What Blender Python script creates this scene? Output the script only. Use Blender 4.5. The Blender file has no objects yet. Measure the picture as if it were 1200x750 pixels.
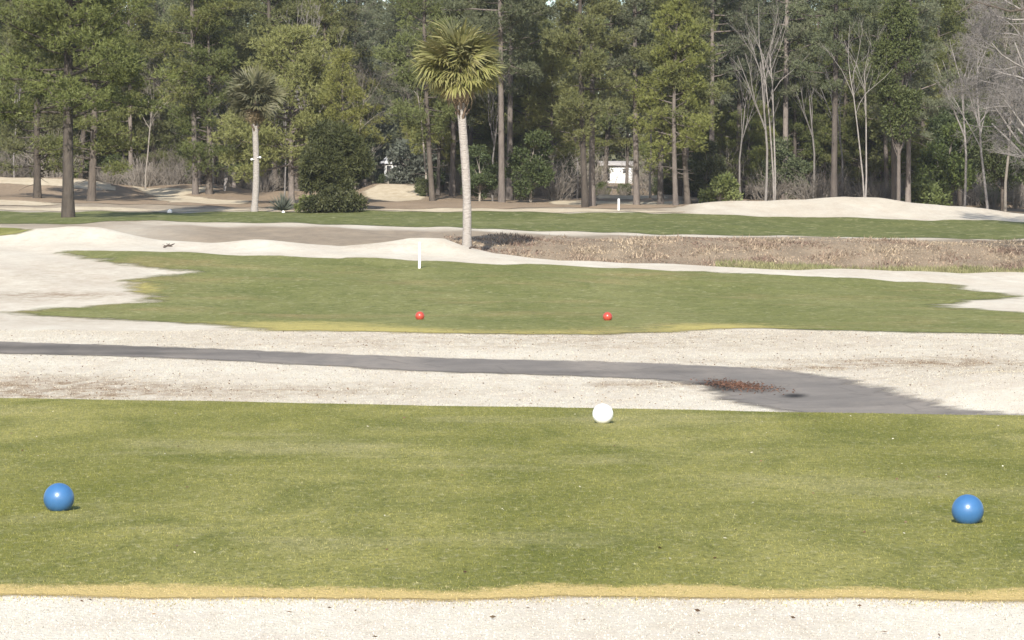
import bpy, math, random
import numpy as np
from mathutils import Matrix, Vector, Euler

random.seed(7)
RNG = np.random.default_rng(7)
PI = math.pi
sc = bpy.context.scene
COL = sc.collection
FPX, HOR, HCAM = 3600.0, 277.0, 1.62      # focal length in photo px, horizon row, eye height

# ------------------------------------------------------------------ terrain
ST = [  # distance, [(column, row)...]: the lie of the land
    (36.0, None), (44.0, None), (52.5, None), (59.0, None),
    (100.0, [(0,294),(150,294),(300,299),(450,304),(600,309),(750,315),(900,321),(1050,328),(1120,331),(1200,333)]),
    (106.0, [(0,287),(60,284),(150,288),(300,293),(400,296),(450,296),(600,304),(750,310),(900,316),(1050,322),(1200,327)]),
    (111.0, [(0,274),(40,269),(80,267),(120,269),(150,274),(190,281),(250,283),(300,281),(350,284),(400,288),(440,283),(480,279),(520,281),(545,290),(580,299),(620,303),(750,309),(900,314),(1050,318),(1200,321)]),
    (115.0, [(0,283),(150,283),(300,288),(450,286),(500,285),(530,291),(547,293),(580,301),(620,309),(750,316),(900,322),(1050,326),(1200,329)]),
    (119.0, [(0,277),(150,277),(300,281),(450,283),(540,288),(600,300),(640,307),(750,309),(900,313),(1050,317),(1200,319)]),
    (126.0, [(0,268),(150,268),(300,272),(450,277),(600,280),(750,281),(900,282),(1050,283),(1200,285)]),
    (135.0, [(0,262),(150,260),(300,261),(450,265),(600,270),(750,274),(900,277),(1050,279),(1200,280)]),
    (172.0, [(0,247),(150,248),(300,249),(450,247),(600,248),(750,249.5),(900,254),(1050,257),(1200,260)]),
    (178.0, [(0,242),(150,242.5),(300,244),(450,243),(600,244),(750,246),(800,248),(830,245),(900,246),(980,243),(1050,247),(1130,252),(1200,256)]),
    (186.0, [(0,236),(150,238),(300,240),(430,238),(600,240),(700,241),(780,241),(800,240),(830,237),(900,236),(950,232),(990,230),(1030,232),(1080,238),(1130,243),(1170,248),(1200,251)]),
    (192.0, [(0,233),(150,236),(300,238),(430,236),(600,239),(750,239),(830,239),(900,239),(990,236),(1080,241),(1200,251)]),
    (201.0, [(0,228),(150,233),(300,234),(430,233),(600,236),(750,236),(900,240),(1050,242),(1200,249)]),
    (215.0, [(0,208),(70,208),(110,211),(140,217),(170,224),(200,221),(250,218),(300,226),(420,222),(440,216),(495,216),(510,227),(600,233),(680,233),(700,229),(780,229),(800,232),(900,236),(1200,244)]),
    (224.0, [(0,211),(110,214),(170,220),(220,215),(260,217),(300,225),(430,224),(500,224),(600,230),(750,232),(900,234),(1200,242)]),
    (262.0, [(0,218),(600,222),(1200,226)]),
    (340.0, [(0,212),(600,214),(1200,216)]),
    (700.0, [(0,210),(1200,210)]),
]
FLATZ = {36.0: -0.30, 44.0: -0.14, 52.5: 0.0, 59.0: 0.0}
SY = np.array([s[0] for s in ST])

def tee_edge(x):
    return 29.07 - 0.32*np.clip(x, -9, 9) + 0.05*np.sin(x*1.7) + 0.03*np.sin(x*4.1+1)

def zfun(x, y):
    x = np.atleast_1d(np.asarray(x, float)); y = np.atleast_1d(np.asarray(y, float))
    u = 600 + FPX*x/np.maximum(y, 20)
    n = len(SY)
    Z = np.empty((n, x.size))
    for k, (Y, pts) in enumerate(ST):
        if pts is None:
            Z[k] = FLATZ[Y]
        else:
            a = np.array(pts, float)
            Z[k] = HCAM - (np.interp(u, a[:,0], a[:,1]) - HOR)*Y/FPX
    d = (Z[1:]-Z[:-1])/(SY[1:]-SY[:-1])[:,None]
    m = np.zeros_like(Z)
    pr = d[1:]*d[:-1]
    m[1:-1] = np.where(pr > 0, 2*d[1:]*d[:-1]/(d[1:]+d[:-1]+1e-12*(np.sign(d[1:])+.5)), 0)
    m[0] = d[0]; m[-1] = d[-1]
    yc = np.clip(y, SY[0], SY[-1])
    i = np.clip(np.searchsorted(SY, yc) - 1, 0, n-2)
    h = (SY[1:]-SY[:-1])[i]; t = (yc-SY[i])/h
    ar = np.arange(x.size)
    z0, z1, m0, m1 = Z[i,ar], Z[i+1,ar], m[i,ar], m[i+1,ar]
    z = (2*t**3-3*t**2+1)*z0 + (t**3-2*t**2+t)*h*m0 + (-2*t**3+3*t**2)*z1 + (t**3-t**2)*h*m1
    # hummocks
    w = np.clip((y-37)/60, 0, 1)
    z = z + w*(0.035*np.sin(x*0.9+y*0.31)+0.03*np.sin(x*0.37-y*0.23+2)+0.02*np.sin(x*2.1+y*0.8+1))
    # low pale mound behind the right end of the tee
    z = z + 0.26*np.exp(-(((x-6.4)/1.6)**2+((y-36.5)/3.2)**2))
    e = tee_edge(x)
    t = np.clip((y-e)/1.6, 0, 1); t = t*t*(3-2*t)
    return np.where(y <= e, 0.0, z*t)

_YS = np.concatenate([np.arange(6, 60, .05), np.arange(60, 150, .1), np.arange(150, 340, .2)])
def unproject(u, py):
    x = (u-600)/FPX*_YS
    p = HOR - (zfun(x, _YS)-HCAM)*FPX/_YS
    k = np.argmax(p <= py)
    if p[k] > py: k = len(_YS)-1
    return x[k], _YS[k]
def ground_at(u, Y):
    x = (u-600)/FPX*Y
    return Vector((x, Y, float(zfun(x, Y)[0])))

# ------------------------------------------------------------------ helpers
def tag(o, label=None, cat=None, group=None, kind=None):
    if label: o['label'] = label
    if cat: o['category'] = cat
    if group: o['group'] = group
    if kind: o['kind'] = kind
    return o
def link(name, me, mat=None, parent=None):
    o = bpy.data.objects.new(name, me); COL.objects.link(o)
    if mat is not None and me is not None and len(me.materials) == 0: me.materials.append(mat)
    if parent is not None: o.parent = parent
    return o
def empty(name, loc=(0,0,0), rz=0, s=1.0):
    o = bpy.data.objects.new(name, None); COL.objects.link(o)
    o.location = loc; o.rotation_euler = (0,0,rz); o.scale = (s,s,s); o.empty_display_size = .3
    return o
def copy_tree(o, parent=None):
    c = o.copy(); COL.objects.link(c); c.parent = parent
    for ch in list(o.children): copy_tree(ch, c)
    return c

class MB:
    """collects tubes, blades and boxes into one mesh"""
    def __init__(s): s.v=[]; s.f3=[]; s.f4=[]; s.n=0; s.a3=[]; s.a4=[]
    def add(s, v, f3=None, f4=None, a=0.0):
        v = np.asarray(v, float).reshape(-1,3)
        if f3 is not None and len(f3):
            f3 = np.asarray(f3, int).reshape(-1,3); s.f3.append(f3+s.n)
            s.a3.append(np.broadcast_to(np.asarray(a, float), (len(f3),)))
        if f4 is not None and len(f4):
            f4 = np.asarray(f4, int).reshape(-1,4); s.f4.append(f4+s.n)
            s.a4.append(np.broadcast_to(np.asarray(a, float), (len(f4),)))
        s.v.append(v); s.n += len(v)
    def tube(s, pts, rad, n=6, cap=True, a=0.0):
        pts = np.asarray(pts, float); rad = np.asarray(rad, float); m = len(pts)
        tg = np.gradient(pts, axis=0); tg /= np.linalg.norm(tg, axis=1)[:,None]+1e-9
        ref = np.array([0,0,1.0]) if abs(tg[:,2]).mean() < .8 else np.array([1.0,0,0])
        b = np.cross(tg, ref); b /= np.linalg.norm(b, axis=1)[:,None]+1e-9
        c = np.cross(tg, b)
        an = np.arange(n)*2*PI/n
        v = pts[:,None,:] + rad[:,None,None]*(np.cos(an)[None,:,None]*b[:,None,:]+np.sin(an)[None,:,None]*c[:,None,:])
        i = np.arange(m-1)[:,None]*n; j = np.arange(n)[None,:]; k = (j+1)%n
        f = np.stack([i+j, i+k, i+n+k, i+n+j], -1).reshape(-1,4)
        v = v.reshape(-1,3)
        f3 = None
        if cap:
            v = np.vstack([v, pts[-1:]]); q = (m-1)*n
            f3 = np.stack([q+j[0], q+k[0], np.full(n, m*n)], -1)
        s.add(v, f3, f, a)
    def box(s, c, d, rz=0, a=0.0):
        c = np.asarray(c, float); d = np.asarray(d, float)/2
        v = np.array([[x,y,z] for z in (-1,1) for y in (-1,1) for x in (-1,1)])*d
        if rz:
            R = np.array([[math.cos(rz),-math.sin(rz),0],[math.sin(rz),math.cos(rz),0],[0,0,1]]); v = v@R.T
        s.add(v+c, None, [[0,2,3,1],[4,5,7,6],[0,1,5,4],[2,6,7,3],[0,4,6,2],[1,3,7,5]], a)
    def blades(s, c, d, L, W, a=0.0):
        """triangular blades: roots c, unit directions d, lengths L, widths W"""
        c = np.asarray(c); d = np.asarray(d); n = len(c)
        r = RNG.normal(size=(n,3)); p = np.cross(d, r); p /= np.linalg.norm(p, axis=1)[:,None]+1e-9
        L = np.broadcast_to(L, (n,))[:,None]; W = np.broadcast_to(W, (n,))[:,None]
        v = np.stack([c-p*W/2, c+p*W/2, c+d*L], 1).reshape(-1,3)
        s.add(v, np.arange(3*n).reshape(-1,3), None, a)
    def leaves(s, c, d, L, W, a=0.0):
        """diamond leaves"""
        c = np.asarray(c); d = np.asarray(d); n = len(c)
        r = RNG.normal(size=(n,3)); p = np.cross(d, r); p /= np.linalg.norm(p, axis=1)[:,None]+1e-9
        L = np.broadcast_to(L, (n,))[:,None]; W = np.broadcast_to(W, (n,))[:,None]
        v = np.stack([c, c+d*L*.5+p*W/2, c+d*L, c+d*L*.5-p*W/2], 1).reshape(-1,3)
        s.add(v, None, np.arange(4*n).reshape(-1,4), a)
    def mesh(s, name, smooth=False):
        me = bpy.data.meshes.new(name)
        V = np.vstack(s.v)
        f3 = np.vstack(s.f3) if s.f3 else np.zeros((0,3),int)
        f4 = np.vstack(s.f4) if s.f4 else np.zeros((0,4),int)
        fast_mesh(me, V, f3, f4, smooth)
        A = np.concatenate(s.a3+s.a4) if (s.a3 or s.a4) else None
        if A is not None:
            at = me.attributes.new('rnd', 'FLOAT', 'FACE'); at.data.foreach_set('value', A.astype(np.float32))
        return me
    def build(s, name, mat, parent=None, smooth=False):
        return link(name, s.mesh(name, smooth), mat, parent)

def fast_mesh(me, V, f3, f4, smooth=False):
    me.vertices.add(len(V)); me.vertices.foreach_set('co', np.ascontiguousarray(V, np.float32).ravel())
    nl = f3.size+f4.size
    me.loops.add(nl); me.loops.foreach_set('vertex_index', np.concatenate([f3.ravel(), f4.ravel()]).astype(np.int32))
    nf = len(f3)+len(f4); me.polygons.add(nf)
    me.polygons.foreach_set('loop_start', np.concatenate([np.arange(len(f3))*3, f3.size+np.arange(len(f4))*4]).astype(np.int32))
    if smooth: me.polygons.foreach_set('use_smooth', np.ones(nf, bool))
    me.update(calc_edges=True)
    return me

def unit(v): return v/(np.linalg.norm(v, axis=-1, keepdims=True)+1e-9)

# ------------------------------------------------------------------ materials
class NT:
    def __init__(s, name):
        s.m = bpy.data.materials.new(name); s.m.use_nodes = True
        s.t = s.m.node_tree; s.t.nodes.clear()
        s.out = s.t.nodes.new('ShaderNodeOutputMaterial')
    def n(s, ty, **kw):
        nd = s.t.nodes.new('ShaderNode'+ty)
        for k, v in kw.items(): setattr(nd, k, v)
        return nd
    def set(s, sock, val):
        if hasattr(val, 'is_output') or isinstance(val, bpy.types.NodeSocket): s.t.links.new(val, sock)
        else: sock.default_value = val
    def col(s, c): return (c[0], c[1], c[2], 1.0)
    def math(s, op, a, b=0.0, c=None, clamp=False):
        nd = s.n('Math', operation=op, use_clamp=clamp); s.set(nd.inputs[0], a); s.set(nd.inputs[1], b)
        if c is not None: s.set(nd.inputs[2], c)
        return nd.outputs[0]
    def mix(s, f, a, b):
        nd = s.n('Mix', data_type='RGBA'); s.set(nd.inputs[0], f)
        s.set(nd.inputs[6], s.col(a) if isinstance(a, tuple) else a); s.set(nd.inputs[7], s.col(b) if isinstance(b, tuple) else b)
        return nd.outputs[2]
    def pos(s, sx=1, sy=1, sz=1):
        g = s.n('NewGeometry'); v = s.n('VectorMath', operation='MULTIPLY'); s.set(v.inputs[0], g.outputs['Position']); v.inputs[1].default_value = (sx,sy,sz)
        return v.outputs[0]
    def obj(s):
        return s.n('TexCoord').outputs['Object']
    def noise(s, vec, scale, detail=3, rough=.55, lo=.35, hi=.65, dist=0):
        nd = s.n('TexNoise'); s.set(nd.inputs['Vector'], vec); nd.inputs['Scale'].default_value = scale
        nd.inputs['Detail'].default_value = detail; nd.inputs['Roughness'].default_value = rough; nd.inputs['Distortion'].default_value = dist
        r = s.n('MapRange'); s.set(r.inputs[0], nd.outputs[0]); r.inputs[1].default_value = lo; r.inputs[2].default_value = hi
        return r.outputs[0]
    def ramp(s, v, lo, hi, a=0.0, b=1.0):
        r = s.n('MapRange'); s.set(r.inputs[0], v); r.inputs[1].default_value = lo; r.inputs[2].default_value = hi
        r.inputs[3].default_value = a; r.inputs[4].default_value = b
        return r.outputs[0]
    def attr(s, name): return s.n('Attribute', attribute_name=name).outputs['Fac']
    def princ(s, color, rough=.8, spec=.3, bump=None, bstr=.3, bdist=.02, **kw):
        p = s.n('BsdfPrincipled'); s.set(p.inputs['Base Color'], s.col(color) if isinstance(color, tuple) else color)
        s.set(p.inputs['Roughness'], rough); p.inputs['Specular IOR Level'].default_value = spec
        for k, v in kw.items(): s.set(p.inputs[k], v)
        if bump is not None:
            b = s.n('Bump'); b.inputs['Strength'].default_value = bstr; b.inputs['Distance'].default_value = bdist
            s.set(b.inputs['Height'], bump); s.t.links.new(b.outputs[0], p.inputs['Normal'])
        return p.outputs[0]
    def finish(s, shader, alpha=None):
        if alpha is not None:
            tr = s.n('BsdfTransparent'); mx = s.n('MixShader'); s.set(mx.inputs[0], alpha)
            s.t.links.new(tr.outputs[0], mx.inputs[1]); s.t.links.new(shader, mx.inputs[2]); shader = mx.outputs[0]
        s.t.links.new(shader, s.out.inputs['Surface'])
        return s.m

def edge_alpha(N, amp, scale, soft, sx=1, sy=1):
    a = N.attr('edge'); n = N.noise(N.pos(sx,sy,1), scale, 5, .65, 0, 1)
    v = N.math('ADD', a, N.math('MULTIPLY', N.math('SUBTRACT', n, .5), amp*2))
    return N.ramp(v, -soft, soft)

STRAW = (.72,.685,.565)
def turf_colour(N, dark=(.110,.124,.020), mid=(.203,.198,.040), light=(.325,.298,.095), big=.25, dry=(.44,.385,.20), dryamt=.6, grain=24):
    """mown winter turf: mowing swathes, thin dry patches, speckle"""
    p = N.pos(1, .45, 1)
    a = N.noise(p, big, 5, .62, .36, .64, .8)
    b = N.noise(N.pos(1,.45,1), big*4.5, 5, .7, .38, .66, .6)
    k = big/.25
    wv = N.n('TexWave', wave_type='BANDS', bands_direction='X'); N.set(wv.inputs['Vector'], N.pos(k, k*.16, k)); wv.inputs['Scale'].default_value = .11
    wv.inputs['Distortion'].default_value = 3.2; wv.inputs['Detail'].default_value = 2.5; wv.inputs['Detail Scale'].default_value = .9; wv.inputs['Detail Roughness'].default_value = .6
    a = N.math('ADD', N.math('MULTIPLY', a, .55), N.math('MULTIPLY', wv.outputs['Fac'], .55), clamp=True)
    c = N.mix(a, mid, light)
    c = N.mix(N.math('MULTIPLY', b, .75), c, dark)
    d = N.noise(N.pos(.5,.5,1), big*2.3, 5, .7, .52, .72)
    c = N.mix(N.math('MULTIPLY', d, dryamt), c, dry)
    g1 = N.noise(N.pos(1,.4,1), grain, 4, .75, .5, .68)
    c = N.mix(N.math('MULTIPLY', g1, .6), c, tuple(v*.42 for v in dark))
    g2 = N.noise(N.pos(1,.4,.7), grain*.8, 4, .75, .54, .7)
    c = N.mix(N.math('MULTIPLY', g2, .6), c, (.46,.42,.24))
    return c

def turf_material(name, amp, escale, soft, fringe=(.56,.42,.17), big=.25, speck=55, ex=1, ey=1, **kw):
    N = NT(name); c = turf_colour(N, big=big, **kw)
    s1 = N.noise(N.pos(1,.6,1), speck, 2, .7, .25, .75)
    c = N.mix(N.math('MULTIPLY', s1, .5), c, (.06,.068,.02))
    fn = N.noise(N.pos(1,.6,1), speck*.16, 6, .8, .36, .66)
    fa = N.math('SUBTRACT', N.math('MULTIPLY', N.attr('fringe'), 1.85), N.math('MULTIPLY', fn, 1.05), clamp=True)
    c = N.mix(fa, c, N.mix(s1, fringe, tuple(v*.72 for v in fringe)))
    return N.finish(N.princ(c, .9, .1, s1, .5, .02), edge_alpha(N, amp, escale, soft, ex, ey))

def ground_material():
    N = NT('dormant_grass')
    a = N.noise(N.pos(1,.5,1), .22, 5, .6, .3, .7); b = N.noise(N.pos(1,.7,1), 7, 4, .7, .3, .7)
    f = N.noise(N.pos(1,.6,1), 40, 3, .7, .2, .8)
    c = N.mix(a, STRAW, (.54,.485,.375))
    w2 = N.noise(N.pos(1,.22,1), .55, 5, .65, .42, .72, .5); c = N.mix(N.math('MULTIPLY', w2, .55), c, (.44,.36,.265))
    c = N.mix(N.math('MULTIPLY', f, .5), c, (.34,.275,.21))
    g2 = N.noise(N.pos(1,.45,1), 1.5, 6, .75, .46, .7); c = N.mix(N.math('MULTIPLY', g2, .55), c, (.40,.315,.235))
    c = N.mix(N.math('MULTIPLY', b, .4), c, (.66,.61,.54))
    # fallen leaf litter and bare earth
    l = N.noise(N.pos(1,.5,1), 3.2, 6, .75, .38, .62)
    lit = N.math('MULTIPLY', N.attr('litter'), N.ramp(l, 0, 1, .25, 1))
    c = N.mix(lit, c, N.mix(f, (.27,.18,.105), (.16,.115,.07)))
    r = N.noise(N.pos(1,.35,1), 1.1, 6, .7, .35, .65)
    rc = N.mix(r, (.245,.19,.13), (.145,.112,.077))
    rc = N.mix(N.math('MULTIPLY', f, .3), rc, (.36,.29,.21))
    c = N.mix(N.math('POWER', N.attr('rough'), .7), c, rc)
    return N.finish(N.princ(c, .95, .1, f, .35, .03))

def path_material():
    N = NT('asphalt')
    a = N.noise(N.pos(1,1,1), .8, 5, .65, .3, .7); f = N.noise(N.pos(1,1,1), 60, 3, .7, .2, .8)
    c = N.mix(a, (.215,.19,.165), (.14,.125,.11)); c = N.mix(N.math('MULTIPLY', f, .35), c, (.24,.225,.21))
    sv = N.noise(N.pos(1,.3,1), .9, 5, .7, .45, .75); c = N.mix(N.math('MULTIPLY', sv, .6), c, (.33,.285,.235))
    v = N.n('TexVoronoi', feature='DISTANCE_TO_EDGE'); N.set(v.inputs['Vector'], N.pos()); v.inputs['Scale'].default_value = .7
    c = N.mix(N.ramp(v.outputs['Distance'], 0, .02, .3, 0), c, (.09,.08,.07))
    c = N.mix(N.attr('fringe'), c, (.035,.033,.032))
    return N.finish(N.princ(c, .95, .03, f, .4, .015), edge_alpha(N, .42, 2.6, .16))

def floor_material():
    N = NT('pine_straw')
    a = N.noise(N.pos(1,.4,1), .35, 5, .65, .35, .65); f = N.noise(N.pos(1,.5,1), 5, 4, .7, .25, .75)
    c = N.mix(a, (.235,.172,.115), (.165,.122,.082)); c = N.mix(N.math('MULTIPLY', f, .6), c, (.32,.25,.175))
    return N.finish(N.princ(c, .95, .1, f, .4, .05), edge_alpha(N, 1.2, .5, .3, 1, .5))

def foliage_material(name, c1, c2, c3, hv=.5, trans=.28, sc1=.8):
    N = NT(name)
    oi = N.n('ObjectInfo').outputs['Random']
    a = N.noise(N.obj(), sc1, 3, .6, .35, .65)
    c = N.mix(a, c1, c2)
    c = N.mix(N.math('MULTIPLY', N.attr('rnd'), .6), c, c3)
    hs = N.n('HueSaturation'); N.set(hs.inputs['Color'], c)
    N.set(hs.inputs['Hue'], N.ramp(oi, 0, 1, .5-.022*hv, .5+.028*hv)); N.set(hs.inputs['Value'], N.ramp(N.math('FRACT', N.math('MULTIPLY', oi, 7.31)), 0, 1, 1-.32*hv, 1+.32*hv))
    N.set(hs.inputs['Saturation'], N.ramp(N.math('FRACT', N.math('MULTIPLY', oi, 3.77)), 0, 1, 1-.3*hv, 1+.15*hv))
    p = N.princ(hs.outputs[0], .55, .25)
    t = N.n('BsdfTranslucent'); N.set(t.inputs['Color'], hs.outputs[0])
    mx = N.n('MixShader'); mx.inputs[0].default_value = trans
    N.t.links.new(p, mx.inputs[1]); N.t.links.new(t.outputs[0], mx.inputs[2])
    return N.finish(mx.outputs[0])

def bark_material(name, c1, c2, scale=6, vs=.25, hv=.4):
    N = NT(name); oi = N.n('ObjectInfo').outputs['Random']
    mp = N.n('Mapping'); N.set(mp.inputs['Vector'], N.obj()); mp.inputs['Scale'].default_value = (1,1,vs)
    f = N.noise(mp.outputs[0], scale, 4, .7, .3, .7); g = N.noise(N.obj(), .5, 2, .5, .3, .7)
    c = N.mix(f, c1, c2); c = N.mix(N.math('MULTIPLY', g, .4), c, tuple(x*.7 for x in c1))
    hs = N.n('HueSaturation'); N.set(hs.inputs['Color'], c); N.set(hs.inputs['Value'], N.ramp(oi, 0, 1, 1-hv, 1+hv))
    return N.finish(N.princ(hs.outputs[0], .9, .15, f, .7, .05))

def paint_material(name, c, c2, rough=.28):
    N = NT(name); f = N.noise(N.obj(), 22, 4, .7, .45, .8); g = N.noise(N.obj(), 6, 3, .6, .4, .8)
    col = N.mix(N.math('MULTIPLY', f, .35), c, c2)
    return N.finish(N.princ(col, N.ramp(g, 0, 1, rough, rough+.18), .5, f, .08, .004))
def plain_material(name, c, rough=.7, spec=.3, var=.15, scale=8):
    N = NT(name); f = N.noise(N.obj(), scale, 4, .65, .3, .7)
    return N.finish(N.princ(N.mix(f, c, tuple(x*(1-var) for x in c)), rough, spec, f, .2, .01))

M = dict(
    needles=foliage_material('pine_needles', (.090,.104,.034), (.122,.136,.042), (.200,.205,.075)),
    needles_blue=foliage_material('grey_pine_needles', (.086,.100,.054), (.115,.128,.068), (.185,.195,.110)),
    needles_olive=foliage_material('olive_pine_needles', (.142,.152,.038), (.175,.182,.050), (.25,.245,.09), .3),
    cedar=foliage_material('cedar_leaves', (.036,.044,.016), (.056,.064,.021), (.108,.108,.036), .3),
    broadleaf=foliage_material('broad_leaves', (.050,.068,.022), (.070,.090,.030), (.115,.130,.050), .7),
    brightleaf=foliage_material('bright_leaves', (.095,.118,.028), (.120,.145,.032), (.17,.185,.06), .4),
    greyleaf=foliage_material('grey_leaves', (.070,.085,.058), (.10,.115,.085), (.20,.21,.17), .3),
    frond=foliage_material('palm_fronds', (.135,.146,.044), (.185,.182,.058), (.36,.32,.14), .35, .3, 2),
    frond_dull=foliage_material('dull_palm_fronds', (.090,.095,.050), (.120,.118,.062), (.19,.17,.10), .35, .25, 2),
    frond_dead=foliage_material('dead_palm_fronds', (.20,.145,.082), (.26,.19,.11), (.34,.27,.17), .4, .25, 2),
    bark=bark_material('pine_bark', (.165,.140,.122), (.085,.072,.064)),
    bark_dark=bark_material('dark_bark', (.105,.088,.072), (.055,.046,.040)),
    bark_pale=bark_material('pale_bark', (.235,.215,.20), (.15,.135,.125), 5, .3, .25),
    twig=bark_material('twigs', (.255,.225,.19), (.17,.15,.128), 3, .4, .35),
    palm_bark=bark_material('palm_bark', (.36,.33,.30), (.225,.20,.178), 7, 3.0, .1),
    boots=bark_material('leaf_bases', (.17,.125,.09), (.09,.068,.05), 8, 1, .1),
    blue=paint_material('blue_paint', (.040,.120,.265), (.025,.08,.18), .3),
    white=paint_material('white_paint', (.80,.80,.79), (.70,.70,.68), .35),
    red=paint_material('red_paint', (.36,.055,.035), (.24,.03,.02)),
    post=plain_material('post_paint', (.80,.79,.75), .6),
    wall=plain_material('house_wall', (.78,.79,.80), .7, .2, .06, 3),
    roof=plain_material('house_roof', (.36,.34,.33), .85, .2, .25, 5),
    roof_pale=plain_material('pale_roof', (.55,.55,.57), .7, .2, .1, 5),
    dark=plain_material('dark_opening', (.03,.03,.033), .4, .4),
    stick=plain_material('dead_wood', (.075,.06,.05), .9, .1),
    fitting=plain_material('fitting_paint', (.75,.75,.73), .5),
)

# ------------------------------------------------------------------ ground lattice and sheets
rows = [-40., -10., 2., 8.]
y = 10.0
while y < 345: rows.append(y); y *= 1.0052
rows += list(np.linspace(350, 700, 24))+[900., 1300., 1900.]
LY = np.array(rows)
inner = np.arange(-.205, .2051, .00155)
LS = np.concatenate([[-6,-3,-1.6,-.9,-.6,-.45,-.37,-.31,-.27,-.24,-.22], inner, [.22,.24,.27,.31,.37,.45,.6,.9,1.6,3,6]])
NR, NC = len(LY), len(LS)
GX = (LS[None,:]*np.maximum(LY,20)[:,None]); GY = np.repeat(LY[:,None], NC, 1)
gx, gy = GX.ravel(), GY.ravel()
gz = zfun(gx, gy)
gu = 600+FPX*gx/np.maximum(gy,5); gp = HOR-(gz-HCAM)*FPX/np.maximum(gy,5)
_i = (np.arange(NR-1)[:,None]*NC+np.arange(NC-1)[None,:]).ravel()
QUADS = np.stack([_i, _i+1, _i+NC+1, _i+NC], 1)

def sdist(poly, x, yv):
    """signed distance to a polygon, positive inside"""
    P = np.asarray(poly, float); Q = np.roll(P, -1, 0)
    d = np.full(x.shape, 1e9); ins = np.zeros(x.shape, bool)
    for (ax, ay), (bx, by) in zip(P, Q):
        ex, ey = bx-ax, by-ay; L = ex*ex+ey*ey+1e-12
        t = np.clip(((x-ax)*ex+(yv-ay)*ey)/L, 0, 1)
        d = np.minimum(d, np.hypot(x-ax-t*ex, yv-ay-t*ey))
        c = ((ay > yv) != (by > yv)) & (x < ex*(yv-ay)/(ey if abs(ey) > 1e-12 else 1e-12)+ax)
        ins ^= c
    return np.where(ins, d, -d)
def ell(u, p, ru, rp, x=None, q=None):
    x = gu if x is None else x; q = gp if q is None else q
    return np.exp(-(((x-u)/ru)**2+((q-p)/rp)**2))
def put(me, name, val):
    at = me.attributes.new(name, 'FLOAT', 'POINT'); at.data.foreach_set('value', np.clip(val, -1e3, 1e3).astype(np.float32))

def litter_at(u, p, y):
    L = 1.0*ell(60,455,130,15,u,p)+.9*ell(775,450,90,5,u,p)+.55*ell(300,458,260,8,u,p)+.5*ell(1000,425,190,6,u,p)+.75*ell(950,432,60,3,u,p)
    L += .55*ell(1120,425,120,9,u,p)+.6*ell(60,345,120,4,u,p)+.3*ell(90,375,120,6,u,p)+.45*ell(640,396,330,6,u,p)
    L += .6*ell(110,258,130,3,u,p)+.35*ell(430,287,40,3,u,p)+.9*ell(610,290,25,6,u,p)*.6
    L += .6*ell(650,405,500,5,u,p)*.6
    L += .8*ell(1010,300,130,7,u,p)+.9*ell(1140,308,90,10,u,p)+.5*ell(830,298,90,8,u,p)+.6*ell(40,258,110,3,u,p)
    L += np.interp(y, [34,36,60,75,130], [0,.17,.15,.12,.10])+.3*ell(70,322,130,22,u,p)+.3*ell(40,350,90,5,u,p)
    L = np.where((y < 34) | (y > 175), 0, L)
    return np.clip(L, 0, 1)
def rough_at(u, p, y):
    up = np.interp(y, [114.5, 117, 126, 129], [0, 1, 1, 0])*np.clip((u-560)/70, 0, 1)      # ditch bank
    r2 = np.interp(y, [112.5, 116, 130.5, 132, 133.5], [0, 1, 1, .35, .1])*np.clip((u-90)/160, 0, 1)*.85
    r3 = np.interp(y, [172, 174, 182, 192], [0, .7, .8, .6])*np.clip((830-u)/60, 0, 1)
    r4 = np.where(y > 192, .55, 0)
    r5 = np.interp(y, [114, 117, 124, 131, 134], [0, .5, .5, .7, .4])*np.clip((260-u)/160, 0, 1)
    return np.clip(np.maximum.reduce([up, r2, r3, r4, r5]), 0, 1)

me = bpy.data.meshes.new('ground')
fast_mesh(me, np.stack([gx,gy,gz],1), np.zeros((0,3),int), QUADS, True)
put(me, 'litter', litter_at(gu, gp, gy)); put(me, 'rough', rough_at(gu, gp, gy))
tag(link('ground', me, ground_material()), kind='structure')

SHEETS = {}
def sheet(name, poly_px, mat, lift, margin=.6, fringe=None, world=None):
    poly = world if world is not None else [unproject(u, p) for u, p in poly_px]
    e = sdist(poly, gx, gy); SHEETS[name] = poly
    q = QUADS[(e[QUADS].max(1) > -margin)]
    idx = np.unique(q); rm = np.full(len(gx), -1); rm[idx] = np.arange(len(idx))
    m2 = bpy.data.meshes.new(name)
    fast_mesh(m2, np.stack([gx[idx],gy[idx],gz[idx]+lift],1), np.zeros((0,3),int), rm[q], True)
    put(m2, 'edge', e[idx])
    fr = np.zeros(len(idx)) if fringe is None else fringe(gx[idx], gy[idx], gu[idx], gp[idx], e[idx])
    put(m2, 'fringe', np.clip(fr, 0, 1))
    return tag(link(name, m2, mat), kind='structure')

# back tee in the foreground
xs = np.linspace(-9, 9, 40)
front = [(x, 13.72+.05*math.sin(x*1.9)+.03*math.sin(x*5.3)+.03*math.sin(x*9.1)-.025*x) for x in xs]
back = [(x, float(tee_edge(x))+.12) for x in xs[::-1]]
def front_y(x): return 13.72+.05*np.sin(x*1.9)+.03*np.sin(x*5.3)+.03*np.sin(x*9.1)-.025*x
def fr_tee(x, yv, u, p, e): return np.clip((.60+.07*np.sin(x*3.1)+.05*np.sin(x*7.7+1)-(yv-front_y(x)))/.34, 0, 1)*.95
sheet('tee_box', None, turf_material('tee_turf', .10, 7, .06), .006, .3, fr_tee, front+back)

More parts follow.
